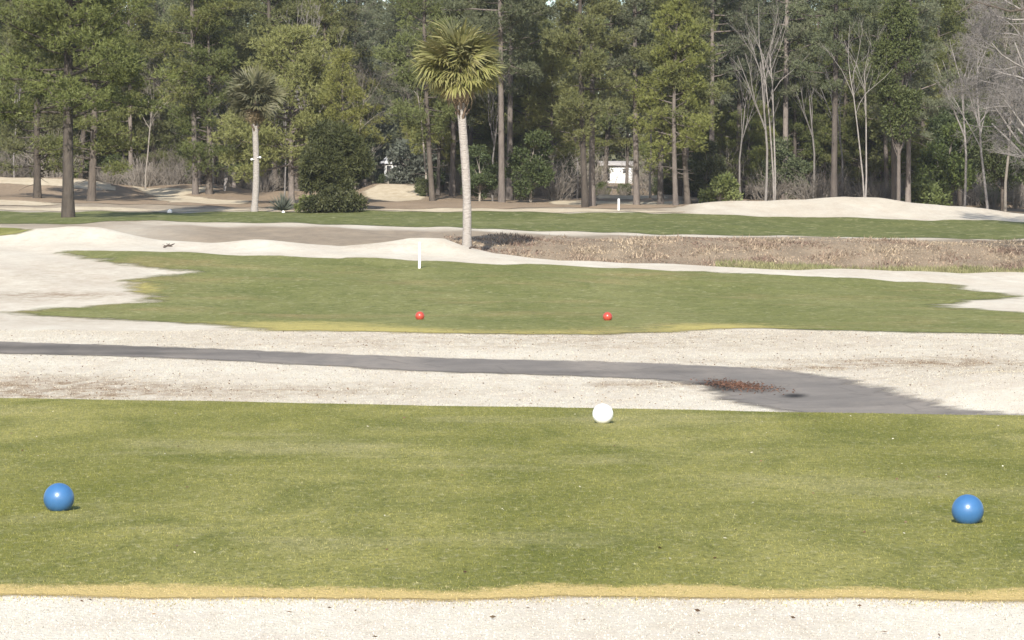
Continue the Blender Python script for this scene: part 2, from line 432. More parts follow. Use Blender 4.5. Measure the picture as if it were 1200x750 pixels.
FWD = [(13,366),(60,362),(120,358),(172,355),(180,348),(165,342),(152,335),(155,328),(185,324),(228,319),(215,316),(150,311),(110,304),(75,296),(72,294.5),
       (200,295.5),(300,299.5),(400,303),(500,306),(600,310),(700,314),(800,318),(900,322),(1000,326),(1080,330.5),(1125,334),(1120,338),(1150,342),(1190,347),(1150,352),(1110,357),(1105,360),
       (1150,364),(1260,370),(1260,393),(1200,392),(1100,391),(1000,388),(900,385),(850,385),(800,389),(700,392),(600,392),(500,391),(400,389),(300,387),(270,382),(200,378),(100,373),(40,369)]
def fr_fwd(x, yv, u, p, e):
    w = np.clip((p-372)/6, 0, 1)*np.maximum(ell(420,385,190,40,u,p), np.maximum(ell(640,388,160,30,u,p)*.6, ell(840,386,90,30,u,p)))
    w2 = ell(165,338,30,12,u,p)*.7
    return np.clip((4.4-e)/3.6, 0, 1)*w*.95+np.clip((1.6-e)/1.2, 0, 1)*w2
sheet('forward_tee', FWD, turf_material('forward_turf', 1.1, 1.1, .35, fringe=(.43,.36,.12), big=.13, speck=22, grain=6, ex=1, ey=.5, dryamt=.75,
      dark=(.125,.140,.036), mid=(.190,.192,.058), light=(.255,.245,.092), dry=(.34,.24,.11)), .010, 1.5, fr_fwd)
FAIR = [(-120,248),(0,247.5),(100,248),(250,248.5),(330,249),(450,247.5),(600,248.5),(700,249.5),(800,250.5),(850,252),(950,255),(1050,257.5),(1200,260.5),(1320,262),
        (1320,282),(1200,279.5),(1100,279),(1000,278),(900,276.5),(800,274.5),(700,272.5),(600,269.5),(500,266.5),(400,263.5),(300,261.5),(210,260),(100,262),(50,262.5),(-120,263)]
sheet('fairway', FAIR, turf_material('fairway_turf', .9, .3, .25, big=.07, speck=8, grain=2.5, ex=1, ey=.5, dryamt=.25,
      dark=(.095,.110,.034), mid=(.125,.135,.042), light=(.16,.166,.058)), .014, 2.5)
sheet('putting_green', [(-90,267.5),(0,267),(25,268),(34,270.5),(22,274.5),(0,277),(-90,279)], turf_material('green_turf', .5, .5, .2, big=.1, speck=10, dryamt=.3), .012, 1.5)
PATH = [(-60,399.5),(0,401),(100,404),(200,407.5),(300,411.5),(400,416),(500,419.5),(600,422),(700,424.5),(780,427),(850,430),(920,435),(980,443),(1030,456),(1075,468),(1125,482),(1140,490),(1000,484),(900,479),(850,468),(830,452),(760,444.5),(700,442),
        (600,438.5),(520,436.5),(480,435),(400,430),(300,425),(200,420),(100,417),(0,414.5),(-60,413)]
def fr_path(x, yv, u, p, e):
    return np.clip(ell(931,464.5,17,3,u,p)*1.6-.4,0,1)+.95*np.clip(ell(838,453,30,7,u,p)*1.7-.3,0,1)+.6*np.clip(ell(880,458,40,4,u,p)*1.4-.3,0,1)+.55*ell(60,408,260,4,u,p)+.45*ell(160,415,160,2,u,p)+.25*ell(800,436,60,3,u,p)+.3*ell(620,437,120,2,u,p)
# behind the tee the path runs on to the right, hidden by the tee's back edge
k = PATH.index((1140,490))
pw = [unproject(u, p) for u, p in PATH[:k]]+[(6,31.4),(9,30.4),(14,29),(20,28.4),(20,26),(14,26.6),(9,28),(6,29),(4.2,29.6)]+[unproject(u, p) for u, p in PATH[k+2:]]
sheet('cart_path', None, path_material(), .008, .4, fr_path, pw)
FLOOR = [(-200,243),(-60,241),(40,239),(150,240),(230,241),(300,243),(345,246),(430,245),(460,245.5),(560,245),(640,243),(720,245),(790,243.5),(806,239.5)]
fl = [unproject(u, p) for u, p in FLOOR]
fl += [(11.2,192.5),(20,190.5),(30,186),(44,184),(60,184),(80,700),(-80,700),(-60,215)]
sheet('forest_floor', None, floor_material(), .02, 3, None, fl)
# pale bare sand showing between the pines
N = NT('bare_sand'); f = N.noise(N.pos(1,.5,1), 2, 5, .7, .3, .7)
sand = N.finish(N.princ(N.mix(f, (.50,.43,.315), (.37,.30,.205)), .95, .1, f, .3, .05), edge_alpha(N, .7, .6, .2, 1, .5))
def sand_patch(poly): return sheet('sand_patch', poly, sand, .03, 2)
sand_patch([(-60,233.5),(0,234.5),(40,236.5),(72,240.5),(0,241),(-60,241)])
sand_patch([(-60,208.5),(30,209),(100,211.5),(140,218),(165,226),(120,224),(60,218),(-60,217)])
sand_patch([(150,217.5),(215,222),(252,219),(250,224),(215,229),(240,232),(290,236),(285,240),(200,238),(180,230)])
sand_patch([(438,217.5),(494,217),(500,226),(492,235),(440,235.5),(424,228)])
sand_patch([(692,230),(740,229.5),(778,230),(782,233),(740,234.5),(700,234)])
sand_patch([(640,237),(700,236),(760,237.5),(800,237),(795,239.5),(700,240),(650,240)])
sheet('sand_strip', [(120,243.5),(290,246),(330,247.4),(430,245.5),(600,246),(740,247.6),(800,248.5),(800,249.6),(700,248.8),(560,247.7),(450,246.8),(330,248.6),(250,247.8),(100,247.2),(-60,247),(-60,245)], sand, .025, 1.2)

# ------------------------------------------------------------------ grass, litter
def scatter(n, y0, y1, umin=-60, umax=1260):
    yv = np.sqrt(RNG.uniform(y0*y0, y1*y1, n)); u = RNG.uniform(umin, umax, n)
    return (u-600)/FPX*yv, yv
def grass(name, mat, x, yv, L, W, lean=.55):
    z = zfun(x, yv); n = len(x)
    d = np.stack([RNG.normal(0,lean,n), RNG.normal(0,lean,n), np.ones(n)],1); d = unit(d)
    mb = MB(); mb.blades(np.stack([x,yv,z],1), d, L, W, RNG.random(n))
    o = mb.build(name, mat); return tag(o, kind='stuff')
def blade_material(name, colour_fn, alt, altamt=.5, fringe=None):
    N = NT(name); c = colour_fn(N)
    r = N.attr('rnd')
    c = N.mix(N.ramp(r, .5, 1, 0, altamt), c, alt)
    hs = N.n('HueSaturation'); N.set(hs.inputs['Color'], c); N.set(hs.inputs['Value'], N.ramp(N.math('FRACT', N.math('MULTIPLY', r, 13.7)), 0, 1, .55, 1.45))
    p = N.princ(hs.outputs[0], .8, .12)
    t = N.n('BsdfTranslucent'); N.set(t.inputs['Color'], hs.outputs[0]); mx = N.n('MixShader'); mx.inputs[0].default_value = .25
    N.t.links.new(p, mx.inputs[1]); N.t.links.new(t.outputs[0], mx.inputs[2])
    return N.finish(mx.outputs[0])
x, yv = scatter(330000, 13.4, 30.9)
k = (yv < tee_edge(x)+.05) & (yv > front_y(x)+RNG.normal(.26,.14,len(x))); x, yv = x[k], yv[k]
o = grass('tee_grass', blade_material('tee_blades', lambda N: turf_colour(N), (.30,.27,.13), .6), x, yv, RNG.uniform(.009,.022,len(x)), RNG.uniform(.003,.006,len(x)))
tag(o, 'short olive green mown grass of the near tee', 'grass')
x, yv = scatter(60000, 13.2, 14.9)
k = np.abs(yv-front_y(x)-.2) < np.abs(RNG.normal(.05,.24,len(x))); x, yv = x[k], yv[k]
o = grass('edge_grass', blade_material('edge_blades', lambda N: N.mix(N.noise(N.pos(), 3, 3), (.46,.345,.14), (.56,.47,.29)), (.25,.23,.06), .9), x, yv, RNG.uniform(.006,.016,len(x)), RNG.uniform(.003,.006,len(x)), .8)
tag(o, 'golden dry grass fringe along the front edge of the near tee', 'grass')
straw2 = lambda N: N.mix(N.math('MULTIPLY', N.noise(N.pos(1,.4,1), 7, 6, .75, .42, .68), .9), (.56,.515,.41), (.37,.305,.22))
straw_fn = lambda N: N.mix(N.math('MULTIPLY', N.noise(N.pos(1,.4,1), 14, 5, .75, .45, .68), .9), (.63,.59,.51), (.53,.48,.40))
sb = blade_material('straw_blades', straw_fn, (.26,.19,.13), .55)
x1, y1 = scatter(26000, 11.6, 13.9); k = y1 < front_y(x1)+.02; x1, y1 = x1[k], y1[k]
x2, y2 = scatter(150000, 29, 53)
uu = 600+FPX*x2/y2; pp = HOR-(zfun(x2,y2)-HCAM)*FPX/y2
k = (y2 > tee_edge(x2)+.4) & (sdist(SHEETS['cart_path'], x2, y2) < RNG.normal(-.05,.08,len(x2))) & (sdist(SHEETS['forward_tee'], x2, y2) < 0)
x2, y2 = x2[k], y2[k]
o = grass('edge_straw', sb, x1, y1, RNG.uniform(.004,.010,len(x1)), RNG.uniform(.003,.006,len(x1)), .9)
tag(o, 'pale bleached grass in the strip in front of the near tee', 'grass')
o = grass('straw_grass', blade_material('tan_blades', straw2, (.24,.18,.12), .6), x2, y2, RNG.uniform(.006,.018,len(x2)), RNG.uniform(.005,.011,len(x2)), .9)
tag(o, 'tan dormant grass on both sides of the cart path', 'grass')
# dry weeds on the ditch bank
x, yv = scatter(60000, 115, 129, 520, 1280)
r = rough_at(600+FPX*x/yv, None, yv); cl = .5+.5*np.sin(x*1.3+1.7*np.sin(yv*.9))*np.sin(yv*.7+x*.6)
k = RNG.random(len(x)) < r*(.25+.75*cl)*np.interp(yv,[115,126.5,128,129],[1,1,.25,.1]); x, yv = x[k], yv[k]
wm = blade_material('weed_blades', lambda N: N.mix(N.noise(N.pos(), .35, 4, .6, .4, .6), (.33,.26,.185), (.17,.115,.09)), (.46,.39,.28), .45)
o = grass('dry_weeds', wm, x, yv, RNG.uniform(.04,.20,len(x))*(.2+1.5*np.clip(.5+.5*np.sin(x*1.9+2*np.sin(yv*.8))*np.sin(yv*1.1+x*.7),0,1)**2), RNG.uniform(.03,.07,len(x)), .8)
tag(o, 'dry brown weeds on the ditch bank right of the tall palm', 'weeds')
x, yv = scatter(9000, 116.5, 119.5, 840, 1230); 
o = grass('ditch_grass', blade_material('ditch_blades', lambda N: N.mix(N.noise(N.pos(), .6, 3), (.17,.18,.075), (.25,.23,.12)), (.36,.31,.18), .5), x, yv, RNG.uniform(.1,.3,len(x)), RNG.uniform(.03,.06,len(x)), .5)
tag(o, 'greenish rank grass along the foot of the ditch bank', 'grass')

def litter(name, mat, x, yv, L0, L1, label):
    n = len(x); z = zfun(x, yv)+.012
    an = RNG.uniform(0, 2*PI, n); d = unit(np.stack([np.cos(an), np.sin(an), RNG.uniform(-.1,.3,n)],1))
    L = RNG.uniform(L0, L1, n)
    mb = MB(); mb.leaves(np.stack([x,yv,z],1), d, L, L*RNG.uniform(.3,.6,n), RNG.random(n))
    return tag(mb.build(name, mat), label, 'leaf litter', kind='stuff')
lm = blade_material('dead_leaves', lambda N: N.mix(N.attr('rnd'), (.16,.095,.055), (.085,.06,.045)), (.32,.22,.12), .5)
xa, ya = scatter(26, 12.3, 13.7); xb, yb = scatter(70, 14, 30)
xs2, ys2 = scatter(16000, 31, 53)
lw = litter_at(600+FPX*xs2/ys2, HOR-(zfun(xs2,ys2)-HCAM)*FPX/ys2, ys2); k = RNG.random(len(xs2)) < lw*.8+.01
k &= sdist(SHEETS['cart_path'], xs2, ys2) < 0
litter('leaf_litter', lm, np.r_[xa,xb,xs2[k]], np.r_[ya,yb,ys2[k]], .01, .035, 'scattered small brown dead leaves and bark bits on the pale grass')
px_, py_ = unproject(878, 453); n = 1500
t_ = RNG.normal(0,1,n); xa = px_+.17*t_+RNG.normal(0,.08,n)-.12; ya = py_-.25*t_+RNG.normal(0,.42,n)
rm_ = blade_material('rust_leaves', lambda N: N.mix(N.attr('rnd'), (.15,.075,.05), (.09,.055,.042)), (.22,.13,.085), .5)
litter('leaf_pile', rm_, xa, ya, .015, .04, 'rust red heap of dead leaves washed on to the cart path')
pm = blade_material('pale_leaves', lambda N: N.mix(N.attr('rnd'), (.55,.50,.38), (.62,.6,.5)), (.4,.33,.2), .5)
xa, ya = scatter(110, 15, 29); litter('pale_leaves', pm, xa, ya, .008, .025, 'pale dry leaf scraps lying on the near tee grass')

# ------------------------------------------------------------------ tee markers, posts
def ball_mesh(name, D, cut=.09, seed=0):
    R = D/2; mb = MB(); nu, nv = 48, 30
    t0 = math.acos(-(1-2*cut))           # flat foot
    th = np.linspace(0.02, t0, nv); ph = np.arange(nu)*2*PI/nu
    zc = R*(1-2*cut)
    rr = R*np.sin(th)
    v = np.stack([rr[:,None]*np.cos(ph), rr[:,None]*np.sin(ph), np.repeat((R*np.cos(th)+zc)[:,None], nu, 1)], -1).reshape(-1,3)
    i = np.arange(nv-1)[:,None]*nu; j = np.arange(nu)[None]; k = (j+1)%nu
    f4 = np.stack([i+j, i+nu+j, i+nu+k, i+k], -1).reshape(-1,4)
    v = np.vstack([v, [[0,0,R+zc]], [[0,0,0]]]); q = (nv-1)*nu
    f3 = np.vstack([np.stack([np.full(nu, nv*nu), j[0], k[0]], -1), np.stack([q+k[0], q+j[0], np.full(nu, nv*nu+1)], -1)])
    mb.add(v, f3, f4); return mb.mesh(name, True)
D = .18
def marker(u, py, mat, me, label, group):
    x, Y = unproject(u, py); o = link('tee_marker', me, mat); o.location = (x, Y, float(zfun(x,Y)[0])+.003)
    o.rotation_euler = (0,0,u*.7); return tag(o, label, 'tee marker', group)
bl = ball_mesh('blue_ball', D)
marker(69, 600, M['blue'], bl, 'glossy blue ball tee marker on the left of the near tee', 'blue tee markers')
marker(1134, 614.5, M['blue'], bl, 'glossy blue ball tee marker on the right of the near tee', 'blue tee markers')
marker(706.5, 497, M['white'], ball_mesh('white_ball', D, .05), 'white ball tee marker near the back edge of the tee', 'white tee markers')
rd = ball_mesh('red_ball', D, .09)
marker(492, 375, M['red'], rd, 'small red ball tee marker below the white post', 'red tee markers')
marker(712, 376, M['red'], rd, 'small red ball tee marker on the right of the forward tee', 'red tee markers')

def post(u, Y, h, r, label):
    g = ground_at(u, Y); mb = MB()
    mb.tube([(0,0,-.1),(0,0,h-.03),(0,0,h-.005),(0,0,h)], [r,r,r*.92,r*.6], 12)
    o = mb.build('white_post', M['post'], None, True); o.location = g; o.rotation_euler = (0,.01,0)
    return tag(o, label, 'post')
x, Y = unproject(491.5, 315); post(491.5, Y, 31*Y/FPX, .04, 'slim white post at the back edge of the forward tee')
post(725, 177.5, 13.5*177.5/FPX, .065, 'short white post in front of the thick dark twin trunks and the white house')
def small_marker(u, p, s, label):
    x, Y = unproject(u, p); mb = MB()
    an = np.linspace(0, 1, 7); mb.tube([(0,0,-.02+s*1.0*a) for a in an], s*.62*np.sqrt(np.clip(1-(an*1.0)**2.4, .02, 1)), 12)
    o = mb.build('yardage_marker', M['post'], None, True); o.location = (x, Y, float(zfun(x,Y)[0])); return tag(o, label, 'marker')
small_marker(199, 249.5, .24, 'small white round marker on the fairway left of the shorter palm')
small_marker(332, 249.5, .15, 'tiny white marker beside the spiky plant at the foot of the dark cedar')
def fallen_branch(u, p, L, label, seed):
    r = random.Random(seed); x, Y = unproject(u, p); mb = MB()
    P = [(-L/2,0,.03),(-L/6,.05,.09),(L/6,.02,.10),(L/2,.08,.16)]
    mb.tube(P, [.035,.04,.035,.012], 6)
    for q in range(5):
        a = r.uniform(-.3,.3)*L; mb.tube([(a,.03,.08),(a+r.uniform(-.15,.2),r.uniform(-.15,.15),r.uniform(.05,.22))], [.02,.006], 4)
    o = mb.build('fallen_branch', M['stick']); o.location = (x, Y, float(zfun(x,Y)[0])); return tag(o, label, 'branch')
fallen_branch(198, 291, .38, 'dark broken branch lying on the pale ridge left of the tall palm', 1)
fallen_branch(554, 292.5, .25, 'dark bit of branch lying at the right foot of the tall palm', 2)

# ------------------------------------------------------------------ trees
def wander(p0, d0, L, n, jit, up, rng):
    P = [np.array(p0, float)]; d = np.array(d0, float)
    for i in range(n):
        d = unit(d+rng.normal(0, jit, 3)+np.array([0,0,up])); P.append(P[-1]+d*L/n)
    return np.array(P)

def pine(seed, H, cb, R, nl, needles, bark, r0=.24, puff=(.42,.78), tufts=24, top=1.0, stubs=7, low=0):
    """pine: tapering trunk with limbs, crown of needle tufts gathered in puffs"""
    rng = np.random.default_rng(seed)
    tr, cr = MB(), MB()
    hs = np.linspace(0, 1, 14); bend = rng.normal(0, .25, 2)
    C = np.stack([bend[0]*np.sin(hs*3)*.6+rng.normal(0,.3)*hs**2, bend[1]*np.sin(hs*2.4)*.6, hs*H-.2], 1)
    rad = r0*(1-hs)**.75*.95+.03; rad[0] *= 1.25
    tr.tube(C, rad, 9)
    def cen(z): return np.array([np.interp(z, C[:,2], C[:,k]) for k in range(3)])
    cen_, dir_ = [], []
    for i in range(nl):
        t = (i+rng.random())/nl; t = t**.92
        z = cb+(H*.99-cb)*t
        prof = (1-t)**.55*(.55+.45*min(1, t*4+low))
        L = R*prof*rng.uniform(.55,1.15)+.25
        az = i*2.4+rng.normal(0,.5); el = -.12+.75*t+rng.normal(0,.14)
        d0 = np.array([math.cos(az)*math.cos(el), math.sin(az)*math.cos(el), math.sin(el)])
        P = wander(cen(z), d0, L, 4, .13, .06, rng)
        rb = .012+.016*L
        tr.tube(P, np.linspace(rb, .012, 5), 4)
        npf = max(2, int(L*2.3))
        for q in range(npf):
            f = rng.uniform(.3, 1.0)**.75; pt = np.array([np.interp(f*4, range(5), P[:,k]) for k in range(3)])
            side = unit(np.cross(d0, [0,0,1.0])); off = side*rng.normal(0,.36)*L*.42*(1.15-f*.5)+np.array([0,0,rng.normal(.12,.16)])
            c = pt+off; 
            if rng.random() < .6: tr.tube([pt, c], [.016,.008], 3, False)
            cen_.append(np.append(c, rng.uniform(*puff))); dir_.append(unit(d0+np.array([0,0,.5])))
    for i in range(stubs):
        z = rng.uniform(cb*.45, cb*1.1); az = rng.uniform(0, 2*PI); L = rng.uniform(.4,1.6)
        P = wander(cen(z), (math.cos(az),math.sin(az),-.1), L, 3, .2, 0, rng); tr.tube(P, [.03,.022,.014,.006], 4)
    A = np.array(cen_); Dm = np.array(dir_); n = len(A)*tufts
    c = np.repeat(A[:,:3], tufts, 0); rr = np.repeat(A[:,3], tufts); dd = np.repeat(Dm, tufts, 0)
    o = unit(rng.normal(size=(n,3)))*np.cbrt(rng.random(n))[:,None]; o[:,2] *= .62
    c = c+o*rr[:,None]
    B = 7
    td = unit(unit(o)*.8+dd*.5+np.array([0,0,.35])+rng.normal(0,.35,(n,3)))
    cc = np.repeat(c, B, 0); bd = unit(np.repeat(td, B, 0)+rng.normal(0,.62,(n*B,3)))
    shade = np.repeat(np.clip(rng.random(n)*.6+np.repeat(rng.random(len(A)), tufts)*.4,0,1), B)
    cr.blades(cc, bd, rng.uniform(.16,.30,n*B), rng.uniform(.034,.060,n*B), shade)
    return tr.mesh('trunk', True), cr.mesh('crown'), bark, needles

def bare_tree(seed, H, bark, r0=.16, forks=1, spread=.5, depth=4, twig=.012, first=.35, sway=.10, upb=.05, kids=(4,6), bias=None):
    """leafless tree, trunk and limbs to fine twigs"""
    rng = np.random.default_rng(seed); tr, tw = MB(), MB()
    def grow(p, d, L, r, lev):
        n = 5 if lev < 2 else 3
        P = wander(p, d, L, n, sway if lev else sway*.5, upb if lev else .08, rng)
        R = np.linspace(r, max(r*.42, .005), n+1)
        (tr if lev < 2 else tw).tube(P, R, 7 if lev == 0 else (5 if lev == 1 else 3), False)
        if lev >= depth: return
        k = rng.integers(kids[0], kids[1]+1)+(3 if lev == 0 else 0)
        for i in range(k):
            f = rng.uniform(first if lev == 0 else .22, 1.0); q = np.array([np.interp(f*n, range(n+1), P[:,a]) for a in range(3)])
            t = unit(P[-1]-P[0]); s = unit(np.cross(t, rng.normal(size=3)))
            dd = unit(t*(1-spread*.55)+s*spread*rng.uniform(.8,1.3)+np.array([0,0,.12]))
            if bias is not None and lev == 0: dd = unit(dd+np.array(bias))
            grow(q, dd, L*rng.uniform(.38,.62)*(1.1-.35*f), max(r*.5*(1.15-.5*f), twig*.6), lev+1)
    for k in range(forks):
        a = rng.uniform(0,2*PI) if forks > 1 else 0; l = .09 if forks > 1 else .03
        grow((math.cos(a)*.12*(forks>1), math.sin(a)*.12*(forks>1), -.2), unit(np.array([math.cos(a)*l, math.sin(a)*l, 1])), H*rng.uniform(.75,.9), r0*(1 if forks == 1 else .75), 0)
    return tr.mesh('trunk', True), tw.mesh('crown'), bark, None

def leafy(seed, W, H, z0, n_lobes, n_leaf, leaf, mat, bark, r0=.12, blades=False, lobe=.36, shape=.5, conic=0.):
    """evergreen shrub or broadleaf crown made of many separate leaves on limbs"""
    rng = np.random.default_rng(seed); tr, cr = MB(), MB()
    lc = []
    for i in range(n_lobes):
        v = unit(rng.normal(size=3))*rng.uniform(.45,1)**.6
        zz = (v[2]*.5+.5); w = W/2*(1-lobe*.6)*(1-conic*zz)
        lc.append([v[0]*w, v[1]*w, z0+zz*(H-z0)*.92, rng.uniform(.6,1.15)*lobe*W*.5*(1-.35*conic*zz)])
    lc = np.array(lc)
    tr.tube([(0,0,-.15),(0.03,0,(z0+H)*.3),(0,.04,(z0+H)*.55)], [r0,r0*.75,r0*.4], 7)
    for a in lc:
        b = np.array([0,0,max(.1,min(a[2]*.6,(z0+H)*.5))]); m = (b+a[:3])/2+rng.normal(0,.1,3); tr.tube([b, m, a[:3]], [r0*.35,r0*.22,.012], 4, False)
    k = rng.integers(0, n_lobes, n_leaf)
    o = unit(rng.normal(size=(n_leaf,3)))*rng.uniform(.35,1.12,n_leaf)[:,None]**.7
    c = lc[k,:3]+o*lc[k,3][:,None]*np.array([1,1,shape*1.5])
    c[:,2] = np.maximum(c[:,2], .05)
    d = unit(o+rng.normal(0,.7,(n_leaf,3))+np.array([0,0,.15]))
    a = np.clip(.5*rng.random(n_leaf)+.5*rng.random(n_lobes)[k],0,1)
    L = leaf*rng.uniform(.6,1.4,n_leaf)
    (cr.blades if blades else cr.leaves)(c, d, L, L*(.28 if blades else .5), a)
    return tr.mesh('trunk', True), cr.mesh('crown'), bark, mat

def bush_bare(seed, W, H, n):
    rng = np.random.default_rng(seed); tr = MB()
    for i in range(n):
        az = rng.uniform(0,2*PI); r = abs(rng.normal(0,.2))*W; l = rng.uniform(.15,.8)
        p = np.array([math.cos(az)*r, math.sin(az)*r, -.05]); d = unit(np.array([math.cos(az)*l, math.sin(az)*l, 1])+rng.normal(0,.15,3))
        L = H*rng.uniform(.5,1.0); P = wander(p, d, L, 4, .16, -.02, rng); tr.tube(P, np.linspace(.022,.006,5), 3, False)
        for q in range(6):
            f = rng.uniform(.25,1); b = np.array([np.interp(f*4, range(5), P[:,a]) for a in range(3)])
            Q = wander(b, unit(d+rng.normal(0,.6,3)), L*rng.uniform(.2,.45), 3, .2, 0, rng); tr.tube(Q, np.linspace(.011,.005,4), 3, False)
    return tr.mesh('stems'), None, M['twig'], None

def tree_obj(name, parts, label, cat, loc, rz=0, s=1.0, group=None):
    tm, cm, b, f = parts
    if cm is None:
        o = link(name, tm, b); o.location = loc; o.rotation_euler = (0,0,rz); o.scale = (s,s,s)
        return tag(o, label, cat, group)
    r = empty(name, loc, rz, s); link('trunk', tm, b, r)
    link('crown', cm, f if f is not None else b, r)
    return tag(r, label, cat, group)

# species library -------------------------------------------------------------
PT = pine(11, 23, 5.6, 3.5, 70, M['needles'], M['bark'], .185)
PT2 = pine(12, 25, 7.2, 3.8, 68, M['needles_blue'], M['bark'], .19)
PT3 = pine(13, 21, 4.0, 3.4, 74, M['needles'], M['bark_dark'], .175, stubs=12)
PT4 = pine(14, 24, 4.8, 3.9, 74, M['needles_blue'], M['bark'], .18)
PL = pine(15, 16, 1.8, 3.7, 70, M['needles'], M['bark_dark'], .25, low=.4)
PO = pine(16, 10.2, 2.2, 4.4, 80, M['needles_olive'], M['bark'], .18, (.5,.85), 26, low=.6)
PY = pine(17, 12.5, 3.2, 2.7, 54, M['needles_olive'], M['bark'], .15, (.42,.7), 22, low=.5)
PF = pine(18, 20, 4.8, 4.5, 130, M['needles'], M['bark_dark'], .28, (.45,.8), 20, low=.7)
BT = bare_tree(21, 13, M['bark_pale'], .11, 1, .42, 4, first=.4)
BT2 = bare_tree(22, 11, M['bark_pale'], .11, 3, .55, 3, kids=(4,6))
BT3 = bare_tree(23, 12, M['twig'], .11, 1, .6, 4, first=.25)
BT4 = bare_tree(24, 15, M['bark_pale'], .11, 2, .36, 4, first=.4, kids=(3,5))
BT5 = bare_tree(25, 12.5, M['bark_pale'], .10, 1, .38, 3, first=.5, kids=(2,4), sway=.13)
BT6 = bare_tree(28, 12, M['bark_pale'], .10, 2, .34, 3, first=.55, kids=(2,3), sway=.12)
BB1 = bush_bare(31, 2.4, 2.6, 60); BB2 = bush_bare(32, 3.2, 2.0, 70); BB3 = bush_bare(33, 2.0, 3.6, 60)
SH1 = leafy(41, 2.6, 2.2, .1, 16, 5200, .15, M['broadleaf'], M['twig'])
SH2 = leafy(42, 3.4, 4.6, .3, 22, 8000, .17, M['broadleaf'], M['twig'], .1)
SH3 = leafy(43, 2.4, 1.6, .1, 14, 3600, .19, M['brightleaf'], M['twig'])
SH4 = leafy(44, 3.6, 3.4, .2, 18, 5000, .24, M['greyleaf'], M['twig'])
VT = leafy(45, 4.4, 17, 4.5, 90, 26000, .19, M['broadleaf'], M['bark'], .17, lobe=.33, conic=.25)
OT = leafy(46, 5.5, 8.5, 1.8, 44, 17000, .19, M['broadleaf'], M['bark_dark'], .2, lobe=.36)

# trees one can pick out ------------------------------------------------------
def at(u, Y): return ground_at(u, Y)
tree_obj('pine_tree', PF, 'dark-trunked pine standing alone at the left edge of the fairway, nearest of the pines', 'pine tree', at(80,149), .4)
tree_obj('pine_tree', PL, 'low-boughed pine with a short dark trunk by the pale mound, leftmost of all', 'pine tree', at(44,194), 1.0, .95)
tree_obj('pine_tree', PL, 'low-boughed pine with a thick dark trunk between the lone front pine and the sandy swale', 'pine tree', at(107,193), 3.1, 1.0)
tree_obj('pine_tree', PT, 'slim grey-trunked pine rising beside the sandy swale left of the shorter palm', 'pine tree', at(229,206), 2.0)
tree_obj('pine_tree', PO, 'broad rounded olive green pine directly behind the shorter palm', 'pine tree', at(342,186), 0.5)
tree_obj('pine_tree', PY, 'young olive pine just above and behind the dark round cedar', 'pine tree', at(402,183), 1.5, .72)
tree_obj('pine_tree', PT3, 'thin pine trunk left of the tall palm, beside the sandy bank', 'pine tree', at(507,199), 4.2, .95)
tree_obj('pine_tree', PT4, 'pine half hidden directly behind the tall palm trunk', 'pine tree', at(530,211), .9)
tree_obj('pine_tree', PT2, 'tall dark slender pine next right of the tall palm', 'pine tree', at(588,192), 2.8, 1.0)
tree_obj('pine_tree', PT3, 'thick dark pine trunk, left one of the pair in front of the white house', 'pine tree', at(686,183.5), 5.0, 1.0)
tree_obj('pine_tree', PT2, 'paler pine trunk touching the right side of the thick dark one', 'pine tree', at(694,187), 0.2, .92)
tree_obj('pine_tree', PT2, 'tall grey pine trunk just right of the white house', 'pine tree', at(746,189), 1.2, .9)
tree_obj('pine_tree', PT4, 'leftmost of the three close pines between the white house and the bright shrub', 'pine tree', at(774,193), 2.2, .95)
tree_obj('pine_tree', PY, 'short young yellow-green pine, middle of the three close pines', 'pine tree', at(792,184.5), 3.3, .98)
tree_obj('pine_tree', PT3, 'dark-barked pine, rightmost of the three close pines', 'pine tree', at(806,186), 4.4, .9)
tree_obj('pine_tree', PT2, 'straight tall pine rising behind the crest of the pale mound on the right', 'pine tree', at(977,193), 5.2, 1.0)
tree_obj('pine_tree', PT2, 'slim pine trunk left of the ivy-green column at the right', 'pine tree', at(1048,197), .7, .9)
tree_obj('pine_tree', PT4, 'pale pine trunk near the right end of the pale mound', 'pine tree', at(1064,194), 1.7, .85)
tree_obj('evergreen_tree', VT, 'tall narrow leafy green column behind the pale mound at the right', 'tree', at(1053,190), .3, .82)
tree_obj('bare_tree', BT5, 'pale bare tree with an upright trunk left of the pale mound crest', 'bare tree', at(897,193), .5, .95)
tree_obj('bare_tree', BT6, 'pale bare tree with two leaning stems behind the left of the pale mound', 'bare tree', at(908,199), 2.5, .95)
tree_obj('bare_tree', BT6, 'pale forked bare tree right of the mound crest', 'bare tree', at(1014,190), 2.3, .8)
tree_obj('bare_tree', BT3, 'bare grey tree behind and right of the white house', 'bare tree', at(762,206), 2.1, .8)
tree_obj('bare_tree', BT5, 'thin bare tree between the bright shrub and the pale mound', 'bare tree', at(868,207), 4.0, .8)
tree_obj('bare_tree', BT5, 'bare grey tree at the far right among the green undergrowth', 'bare tree', at(1130,194), .3, .95)
tree_obj('bare_tree', BT, 'slender pale bare stem near the right edge of the wood', 'bare tree', at(1158,191), 3.3, .85)
tree_obj('bare_tree', BT2, 'bare forked tree in the shade left of the shorter palm', 'bare tree', at(262,210), 3.9, .7)
tree_obj('bare_tree', BT4, 'pale bare branches showing between the shorter palm and the cedar', 'bare tree', at(365,200), 1.9, .72)
WB = bare_tree(26, 13.5, M['bark_pale'], .2, 1, .8, 5, first=.2, sway=.17, upb=.015, kids=(5,7), bias=(-.9,0,-.1))
tree_obj('bare_tree', WB, 'wide-spreading bare tree with pale limbs reaching in from the right edge', 'bare tree', at(1262,160), 0, 1.0)
tree_obj('bare_tree', WB, 'second wide bare crown, fainter, just behind the pale limbs at the right edge', 'bare tree', at(1236,181), .3, 1.0)
